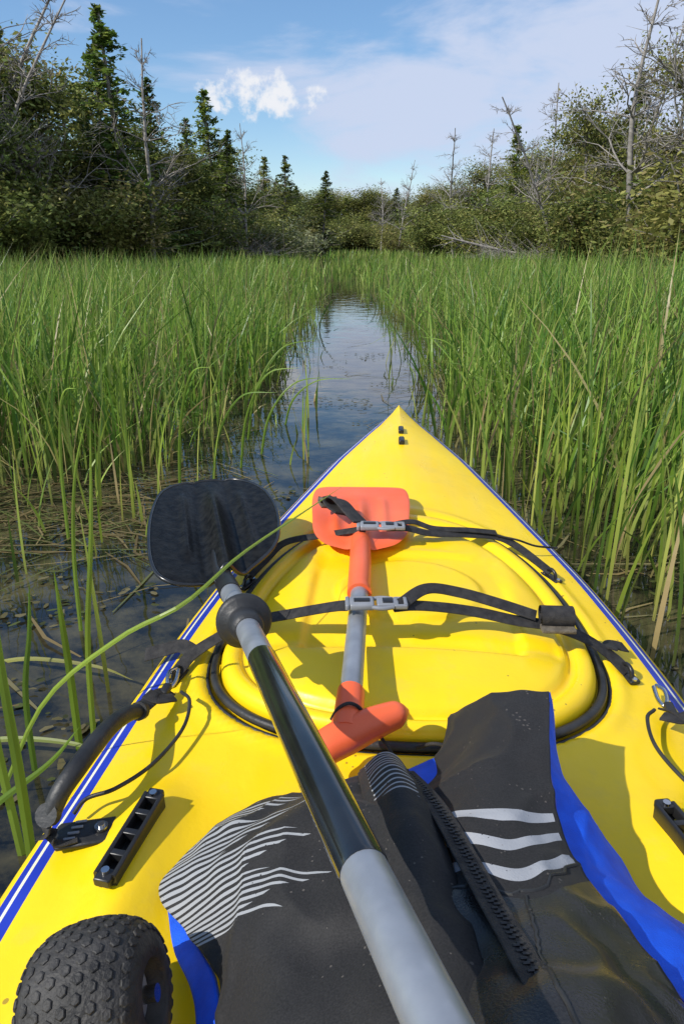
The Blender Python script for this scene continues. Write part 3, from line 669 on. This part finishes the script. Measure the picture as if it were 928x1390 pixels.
hero([(-.60,.82,-.03),(-.50,.78,.10),(-.40,.77,.19),(-.35,.77,.25)],.010,g3)
hero([(-.62,1.45,-.05),(-.60,1.43,.2),(-.56,1.40,.4),(-.50,1.36,.55)],.009,g2)
hero([(-.47,.70,-.05),(-.45,.66,.12),(-.43,.62,.27),(-.42,.58,.40)],.013,g1)
hero([(-.78,1.05,-.03),(-.60,1.02,.03),(-.45,.98,.05),(-.40,.96,.03)],.010,(.2,.26,.06))
hero([(-.80,1.35,-.03),(-.66,1.28,.03),(-.5,1.22,.05),(-.42,1.20,.03)],.009,(.25,.26,.07))
# longer blades leaning over the open lead beside the bow
for bx_,by_,tx,ty,h_ in ((-.42,2.75,-.16,2.68,.42),(-.36,2.95,-.05,3.0,.33),(-.5,2.55,-.22,2.4,.38),(-.58,2.35,-.40,2.2,.5),(-.45,3.2,-.1,3.3,.45),(-.30,3.5,.05,3.4,.25),(.55,2.75,.38,2.6,.45),(.60,2.9,.32,3.0,.5),(-.70,2.2,-.62,2.0,.55),(-.85,2.0,-.70,1.85,.5)):
    hero([(bx_,by_,-.05),(bx_+(tx-bx_)*.15,by_+(ty-by_)*.15,h_*.5),(bx_+(tx-bx_)*.5,by_+(ty-by_)*.5,h_*.92),(tx,ty,h_)],.010,(g1,g2,g3)[int(abs(bx_)*100)%3])
mb.obj('foreground_reeds',[M_reed],smooth=False)
# floating dead stalks and duckweed
mb=MB()
def flat(n,x,y,Lr,wr,pal):
    a=rng.normal(0,.9,n); L_=rng.uniform(*Lr,n); w=rng.uniform(*wr,n); z=rng.uniform(.002,.012,n)
    dx,dy=np.cos(a)*L_/2,np.sin(a)*L_/2; sx,sy=-np.sin(a)*w/2,np.cos(a)*w/2
    bend=rng.normal(0,.08,n)*L_
    pts=[]
    for s in (-1,0,1):
        ox=x+dx*s+(-np.sin(a)*bend if s==0 else 0); oy=y+dy*s+(np.cos(a)*bend if s==0 else 0)
        ww_=1 if s==0 else .5
        pts+= [np.stack([ox-sx*ww_,oy-sy*ww_,z],-1),np.stack([ox+sx*ww_,oy+sy*ww_,z],-1)]
    V=np.stack(pts,1); i0=np.arange(n)[:,None]*6+np.array([[0,2]]); F=np.stack([i0,i0+1,i0+3,i0+2],-1).reshape(-1,4)
    c=pal[rng.integers(0,len(pal),n)]*rng.uniform(.7,1.2,n)[:,None]
    mb.add(V.reshape(-1,3),F,0,np.repeat(c,6,0))
def outside_kayak(x,y): return ~((np.abs(x-.045-.063*y)<np.where(y<2.36,Wf(np.clip(y,-2,2.34))+.02,0))&(y<2.37))
n=7000; x=rng.uniform(-4,4,n); y=rng.uniform(.6,14,n); _,nz,L_,R_=fieldmask(x,y); m1=np.array([mnoise.noise(Vector((a*1.3,b*1.3,20))) for a,b in zip(x,y)])
k=outside_kayak(x,y)&((m1>.14)|(np.minimum(np.abs(x-L_),np.abs(x-R_))<.2))&(rng.random(n)<.7); k&=~((x<-.3)&(y<2.2)&(rng.random(n)<.5)); x,y=x[k],y[k]
flat(len(x),x,y,(.08,.45),(.004,.010),np.vstack([STRAW,[(.16,.18,.06),(.30,.27,.13)]]))
n=560; x=rng.uniform(-1.9,-.35,n); y=rng.normal(2.25,.27,n); k=outside_kayak(x,y)&(y>1.2); x,y=x[k],y[k]
flat(len(x),x,y,(.05,.35),(.004,.010),np.vstack([STRAW*.8,[(.16,.18,.06),(.20,.24,.07)]]))
n=13000; x=rng.uniform(-2.2,1.8,n); y=rng.uniform(.9,6.0,n); m1=np.array([mnoise.noise(Vector((a*2.1,b*2.6,40)))+.5*mnoise.noise(Vector((a*6,b*6,4))) for a,b in zip(x,y)])
k=outside_kayak(x,y)&(m1>.23-.09*((x<-.4)&(y>1.5))); x,y=x[k],y[k]
flat(len(x),x,y,(.008,.03),(.006,.018),np.array([(.12,.15,.04),(.17,.15,.06),(.09,.10,.03),(.24,.21,.10)]))
mb.obj('floating_reed_debris',[M_reed],smooth=False)

# ------------------------------------------------------------------ trees
def leafquads(mb,C,size,cols,flatz=.5,r=None):
    r=r or rng; n=len(C); nrm=r.normal(0,1,(n,3)); nrm[:,2]=np.abs(nrm[:,2])+flatz; nrm/=np.linalg.norm(nrm,axis=1)[:,None]
    a=r.normal(0,1,(n,3)); a-= (a*nrm).sum(1)[:,None]*nrm; a/=np.linalg.norm(a,axis=1)[:,None]; b_=np.cross(nrm,a)
    s=size*r.uniform(.6,1.3,n)[:,None]; V=np.stack([C-a*s,C-b_*s*.5,C+a*s,C+b_*s*.5],1).reshape(-1,3)
    mb.add(V,np.arange(n*4).reshape(n,4),0,np.repeat(cols,4,0))
def limb(mb,p,d,L,r0,r,curve=.15,n=6,k=5,mat=1):
    P=[np.array(p,float)]; d=np.array(d,float); d/=np.linalg.norm(d)
    for i in range(n):
        d=d+r.normal(0,curve,3)*.5; d/=np.linalg.norm(d); P.append(P[-1]+d*L/n)
    P=np.array(P); sweep(mb,P,circ(1,k),np.linspace(r0,r0*.25,n+1),mat,caps=False); return P,d
def shrub(seed,H,Wd,nleaf,lsize,pal,stems=9,trunk=False,dens=1):
    r=np.random.default_rng(seed); mb=MB(); cl=[]
    if trunk:
        P,d=limb(mb,(0,0,-.1),(r.normal(0,.06),r.normal(0,.06),1),H*.85,H*.018,r,.08,8,7)
        for i in range(stems):
            t=r.uniform(.15,1); q=P[int(t*8)]; a=r.uniform(0,6.28); Q,_=limb(mb,q,(math.cos(a),math.sin(a),r.uniform(.3,1.1)),Wd*(1.15-t*.7)*r.uniform(.6,1),H*.007,r,.25)
            cl+= [Q[3],Q[4],Q[5],Q[6]]
            for _ in range(2):
                Q2,_=limb(mb,Q[3],(math.cos(a)+r.normal(0,.6),math.sin(a)+r.normal(0,.6),r.uniform(0,.9)),Wd*.5,H*.003,r,.3,4,3); cl+=[Q2[2],Q2[4]]
        cl.append(P[-1])
    else:
        for i in range(stems):
            a=r.uniform(0,6.28); s=r.uniform(0,Wd*.35); ln=H*r.uniform(.6,1.0)
            Q,_=limb(mb,(math.cos(a)*s,math.sin(a)*s,-.1),(math.cos(a)*Wd/H*.8,math.sin(a)*Wd/H*.8,1),ln,H*.010,r,.22,7,4); cl+=list(Q[1:])
            for _ in range(3):
                j=r.integers(2,6); Q2,_=limb(mb,Q[j],(r.normal(0,1),r.normal(0,1),.7),ln*.35,H*.004,r,.3,4,3); cl+=[Q2[2],Q2[4]]
    cl=np.array(cl); per=nleaf//len(cl); C=[];K=[]
    for c in cl:
        n=int(per*r.uniform(.4,1.6)); rad=Wd*r.uniform(.09,.20); C.append(c+r.normal(0,1,(n,3))*[rad,rad,rad*.7])
        base=pal[r.integers(0,len(pal))]*r.uniform(.7,1.25); K.append(base*r.uniform(.75,1.25,(n,1)))
    leafquads(mb,np.concatenate(C),lsize,np.concatenate(K),.5,r)
    return mb
def conifer(seed,H,Rb,pal,ls=.09,dens=1.):
    r=np.random.default_rng(seed); mb=MB(); P,_=limb(mb,(0,0,-.1),(r.normal(0,.03),r.normal(0,.03),1),H,H*.014,r,.03,12,7)
    C=[];K=[]; zz=H*.08
    while zz<H*.99:
        t=zz/H; f=t*12; i=min(int(f),11); q=P[i]+(P[i+1]-P[i])*(f-i)
        for _ in range(int(5*dens)):
            if r.random()<.2: continue
            a=r.uniform(0,6.28); L_=Rb*(1-t)**.85*r.uniform(.35,1.2)+.10
            up=r.uniform(-.2,.4); Q,_=limb(mb,q,(math.cos(a),math.sin(a),up),L_,H*.003,r,.18,4,3)
            n=int(12+42*L_/Rb); ts=r.uniform(.15,1.05,n); base=pal[r.integers(0,len(pal))]*r.uniform(.7,1.25)
            sd_=np.array([-math.sin(a),math.cos(a),0]); pos=Q[0]+(Q[-1]-Q[0])*ts[:,None]+sd_*(r.normal(0,1,(n,1))*.16*(1.15-ts[:,None])*L_)+r.normal(0,1,(n,3))*[.04,.04,.045]; pos[:,2]-=.12*ts*L_
            C.append(pos); K.append(base*r.uniform(.7,1.3,(n,1)))
        zz+=H*.018*r.uniform(.6,1.6)
    leafquads(mb,np.concatenate(C),ls,np.concatenate(K),.9,r); return mb
def deadtree(seed,H,spread=.35,nb=26):
    r=np.random.default_rng(seed); mb=MB(); P,_=limb(mb,(0,0,-.1),(r.normal(0,.10),r.normal(0,.1),1),H,H*.011,r,.12,10,6,0)
    for _ in range(nb):
        t=r.uniform(.25,1)**.8; q=P[int(t*10)]; a=r.uniform(0,6.28); L_=H*spread*(1.15-t)*r.uniform(.4,1.1)
        Q,d=limb(mb,q,(math.cos(a),math.sin(a),r.uniform(.3,1.6)),L_,H*.005*(1.2-t),r,.3,6,4,0)
        for _ in range(4):
            j=r.integers(1,6); Q2,_=limb(mb,Q[j],d+r.normal(0,.6,3),L_*.45,H*.0018,r,.3,4,3,0)
            for _ in range(2): limb(mb,Q2[r.integers(1,4)],d+r.normal(0,.7,3),L_*.25,H*.001,r,.3,3,3,0)
    return mb
palD=np.array([(.16,.20,.048),(.21,.24,.058),(.12,.155,.04),(.26,.27,.075)])
palO=np.array([(.24,.265,.068),(.29,.30,.08),(.19,.22,.055),(.32,.285,.10)])
palS=np.array([(.27,.31,.15),(.33,.36,.19),(.20,.24,.12)])
palC=np.array([(.13,.19,.035),(.17,.23,.04),(.10,.145,.03),(.24,.265,.055)])
LM=[M_leaf,M_bark]
T={}
for i in range(3):
    T['shrubD%d'%i]=shrub(100+i,2.4,1.5,6000,.056,palD).mesh('shrub',LM,False)
    T['shrubO%d'%i]=shrub(110+i,2.4,1.5,5600,.054,palO).mesh('shrub',LM,False)
    T['treeD%d'%i]=shrub(120+i,6,2.1,11000,.070,palD,30,True).mesh('broadleaf_tree',LM,False)
    T['treeO%d'%i]=shrub(130+i,6,2.0,9500,.066,palO,28,True).mesh('broadleaf_tree',LM,False)
    T['con%d'%i]=conifer(140+i,8,2.1,palC).mesh('cedar_tree',LM,False)
    T['dead%d'%i]=deadtree(150+i,7,.42,34).mesh('dead_tree',[M_dead])
T['shrubS0']=shrub(160,2.4,1.5,5600,.06,palS).mesh('shrub',LM,False)
def place(kind,x,y,h,name=None,parent=None,wf=1.,rot=None):
    hb={'shrub':2.4,'tree':6,'con':8,'dead':7}[kind.rstrip('0123456789').rstrip('DOS')]
    o=bpy.data.objects.new(name or kind,T[kind]); COL.objects.link(o); s=h/hb
    o.scale=(s*wf,s*wf,s); o.location=(x,y,float(gh(np.array(x),np.array(y)))); o.rotation_euler=(rng.normal(0,.03),rng.normal(0,.03),rng.uniform(0,6.28) if rot is None else rot)
    if parent: o.parent=parent
    return o
FO=empty('distant_forest')
def pick(*ks): return ks[rng.integers(0,len(ks))]+str(rng.integers(0,3))
LB=np.array([(-24,15,9.6),(-16,18.5,8.6),(-11.5,25,7.9),(-8.6,32,8.0),(-6.4,45,7.8),(-4.5,70,7.2),(-1.9,105,8.0)]);
RB=np.array([(24,11,8),(16,14.5,6.8),(10.6,22,5.9),(10.0,30,6.0),(9.6,42,6.7),(8.1,60,6.8),(5.4,100,8.2)])
for B_,sg in ((LB,-1),(RB,1)):
    for i in range(84):
        f=rng.uniform(0,len(B_)-1.001); k=int(f); p=B_[k]+(B_[k+1]-B_[k])*(f-k); dep=rng.uniform(.8,7)*(1+p[1]*.008)
        x=p[0]+sg*dep*.9; y=p[1]+dep*.5; h=p[2]*rng.uniform(.60,1.10)*(1+dep*.012)
        kd=(pick('treeD','treeD','con','con','dead','treeO') if sg<0 else pick('treeO','treeO','treeD','dead','dead','treeO'))
        place(kd,x,y,h*(1.0 if 'dead' not in kd else 1.15),parent=FO,wf=1.15)
    for i in range(64):
        f=rng.uniform(0,len(B_)-1.001); k=int(f); p=B_[k]+(B_[k+1]-B_[k])*(f-k); dep=rng.uniform(-.3,2.0)
        h=rng.uniform(1.6,3.4)*(1+p[1]*.006); kd=pick('shrubD','shrubO') if sg<0 else pick('shrubO','shrubO','shrubD')
        place(kd,p[0]+sg*dep,p[1]+dep*.4,h,parent=FO,wf=1.25)
for i in range(60):
    x=rng.uniform(-8,13); y=rng.uniform(106,128); place(pick('treeO','treeD','con','treeO','dead'),x,y,rng.uniform(5,9.4),parent=FO,wf=1.3)
for i in range(28):
    x=rng.uniform(-4,8); y=rng.uniform(100,107); place(pick('shrubO','shrubD'),x,y,rng.uniform(2.5,4.4),parent=FO,wf=1.5)
# individual trees
for kd,x,y,h,wf in (('con0',-8.7,31.5,9.6,1.3),('con1',-7.4,45.5,9.0,1.2),('con2',-10.2,33,8.8,1.3),('con1',-12.2,27,7.8,1.3),('con0',-4.6,60,7.9,1.2),('con2',-2.2,80,8.6,1.3),('con2',-6.3,40,6.8,1.2),('con0',12.4,33,7.4,1.2),('con1',10.6,46,7.4,1.)):
    place(kd,x,y,h,'cedar_tree',wf=wf)
for kd,x,y,h,wf in (('dead0',-9.6,27.5,8.2,1.1),('dead1',-7.8,31,8.6,1.1),('dead2',-12.0,25,10.0,1.3),('dead1',-5.6,43,7.8,1),('dead2',10.7,23,8.6,1.6),('dead0',11.4,22.6,9.4,1.6),('dead1',9.8,40,8.6,1),('dead0',8.4,56,9.2,1),('dead2',6.0,82,10.0,1),('dead0',4.6,90,9.6,1),('dead1',-11.2,24.8,9.6,1.2),('dead2',11.0,30,8.4,1.2),('dead1',10.4,26,8.2,1.5),('dead0',-12.6,26,9.0,1.2),('dead0',9.6,33,7.4,1.2),('dead1',8.9,48,7.8,1.2)):
    place(kd,x,y,h,'dead_tree',wf=wf)
for kd,x,y,h,wf in (('treeO0',11.4,27,7.8,.9),('treeO1',10.9,34,7.6,.9),('treeD1',-11.6,25,7.2,1.1),('treeO2',11.6,22,6.2,1.3)):
    place(kd,x,y,h,'broadleaf_tree',wf=wf)
for kd,x,y,h,wf in (('shrubS0',-4.1,50,3.4,1.5),('shrubD1',-5.4,46,3.4,1.4),('shrubO1',10.0,20.5,3.6,1.5),('shrubD2',-11.8,23.5,3.2,1.4),('shrubO2',11.4,19.5,4.0,1.5)):
    place(kd,x,y,h,'shrub',wf=wf)
# fallen tree on right bank
r=np.random.default_rng(5); mb=MB(); P=catmull([(11.8,36.5,.15),(9.0,36.5,.45),(6.6,37,.95),(4.9,37.2,1.35)],14); sweep(mb,P,circ(1,8),np.linspace(.10,.03,14),0)
for i in range(30):
    j=r.integers(3,13); limb(mb,P[j],(-.8,r.normal(0,.5),r.normal(.2,.7)),r.uniform(.7,1.8),.022,r,.25,5,4,0)
mb.obj('fallen_tree',[M_dead])
r=np.random.default_rng(8); mb=MB()
for i in range(160):
    limb(mb,(-5.2+r.normal(0,.8),40.5+r.normal(0,.5),.4),(r.normal(0,1),-.3,r.uniform(.1,.8)),r.uniform(.8,2.2),.016,r,.2,5,3,0)
for i in range(240):
    limb(mb,(r.uniform(7.2,10.5),r.uniform(34,40),.3),(r.normal(-.4,1),r.normal(0,.4),r.uniform(.05,.8)),r.uniform(.7,2.2),.015,r,.2,5,3,0)
mb.obj('brushwood',[M_dead])

# ------------------------------------------------------------------ sky, sun, camera
S=Vector((-.66,-.34,.669)).normalized()
w=bpy.data.worlds.new('World'); scene.world=w; w.use_nodes=True; nt=w.node_tree; N=nt.nodes; L=nt.links
bg=N['Background']; out=N['World Output']
sky=N.new('ShaderNodeTexSky'); sky.sky_type='NISHITA'; sky.sun_disc=False; sky.sun_elevation=math.asin(S.z); sky.sun_rotation=math.atan2(S.x,S.y)%(2*math.pi)
sky.ozone_density=2.0; sky.air_density=1.0; sky.dust_density=.3
hs=N.new('ShaderNodeHueSaturation'); hs.inputs['Saturation'].default_value=1.3; L.new(sky.outputs[0],hs.inputs['Color'])
L.new(hs.outputs[0],bg.inputs[0]); bg.inputs[1].default_value=.15
tc=N.new('ShaderNodeTexCoord'); sep=N.new('ShaderNodeSeparateXYZ'); L.new(tc.outputs['Generated'],sep.inputs[0])
def mth(op,a,b_=None,c_=None):
    n=N.new('ShaderNodeMath'); n.operation=op
    for i,v in enumerate((a,b_,c_)):
        if v is None: continue
        if isinstance(v,(int,float)): n.inputs[i].default_value=v
        else: L.new(v,n.inputs[i])
    return n.outputs[0]
def mrange(v,a,b_,c_=0,d=1):
    n=N.new('ShaderNodeMapRange'); n.interpolation_type='SMOOTHSTEP'; L.new(v,n.inputs['Value'])
    for k_,q in zip(('From Min','From Max','To Min','To Max'),(a,b_,c_,d)): n.inputs[k_].default_value=q
    return n.outputs['Result']
mp=N.new('ShaderNodeMapping'); mp.inputs['Scale'].default_value=(1.8,1.8,5.5); mp.inputs['Rotation'].default_value=(.0,.55,.3); L.new(tc.outputs['Generated'],mp.inputs['Vector'])
nz=N.new('ShaderNodeTexNoise'); nz.inputs['Scale'].default_value=1.9; nz.inputs['Detail'].default_value=8; nz.inputs['Roughness'].default_value=.55; nz.inputs['Distortion'].default_value=.4; L.new(mp.outputs[0],nz.inputs['Vector'])
veil=mth('ADD',nz.outputs['Fac'],mth('ADD',mth('MULTIPLY',sep.outputs[0],.45),mth('MULTIPLY',mrange(sep.outputs[2],.05,.40),-.10)))
veil=mrange(veil,.40,.60,.15,.95)
# small cumulus
yy=mth('MAXIMUM',sep.outputs[1],.01); du=mth('DIVIDE',mth('ADD',mth('DIVIDE',sep.outputs[0],yy),.104),.066); dv=mth('DIVIDE',mth('SUBTRACT',mth('DIVIDE',sep.outputs[2],yy),.178),.024)
n2=N.new('ShaderNodeTexNoise'); n2.inputs['Scale'].default_value=34; n2.inputs['Detail'].default_value=9; n2.inputs['Roughness'].default_value=.62; L.new(tc.outputs['Generated'],n2.inputs['Vector'])
rr=mth('ADD',mth('MULTIPLY',du,du),mth('MULTIPLY',dv,dv)); cum=mth('SUBTRACT',mth('MULTIPLY',n2.outputs['Fac'],4.2),mth('MULTIPLY',rr,.6))
cum=mrange(cum,1.3,2.2,0,1.0)
bg2=N.new('ShaderNodeBackground'); bg2.inputs[0].default_value=(.60,.68,.87,1); bg2.inputs[1].default_value=1.0
bg3=N.new('ShaderNodeBackground'); bg3.inputs[0].default_value=(.86,.88,.93,1); bg3.inputs[1].default_value=1.0
mxs=N.new('ShaderNodeMixShader'); L.new(veil,mxs.inputs[0]); L.new(bg.outputs[0],mxs.inputs[1]); L.new(bg2.outputs[0],mxs.inputs[2])
mxc=N.new('ShaderNodeMixShader'); L.new(cum,mxc.inputs[0]); L.new(mxs.outputs[0],mxc.inputs[1]); L.new(bg3.outputs[0],mxc.inputs[2]); L.new(mxc.outputs[0],out.inputs[0])
sd=bpy.data.lights.new('sun','SUN'); sd.energy=4.6; sd.angle=math.radians(.5); sd.color=(1,.95,.86)
so=bpy.data.objects.new('sun',sd); COL.objects.link(so); so.rotation_euler=S.to_track_quat('Z','Y').to_euler(); so.location=(-10,-5,12)
cd=bpy.data.cameras.new('camera'); cam=bpy.data.objects.new('camera',cd); COL.objects.link(cam); cam.location=(0,0,.85); cam.rotation_euler=(math.radians(90-20.8),0,0)
cd.sensor_fit='HORIZONTAL'; cd.sensor_width=36; cd.lens=36*950/928; cd.clip_start=.02; cd.clip_end=4000
scene.camera=cam
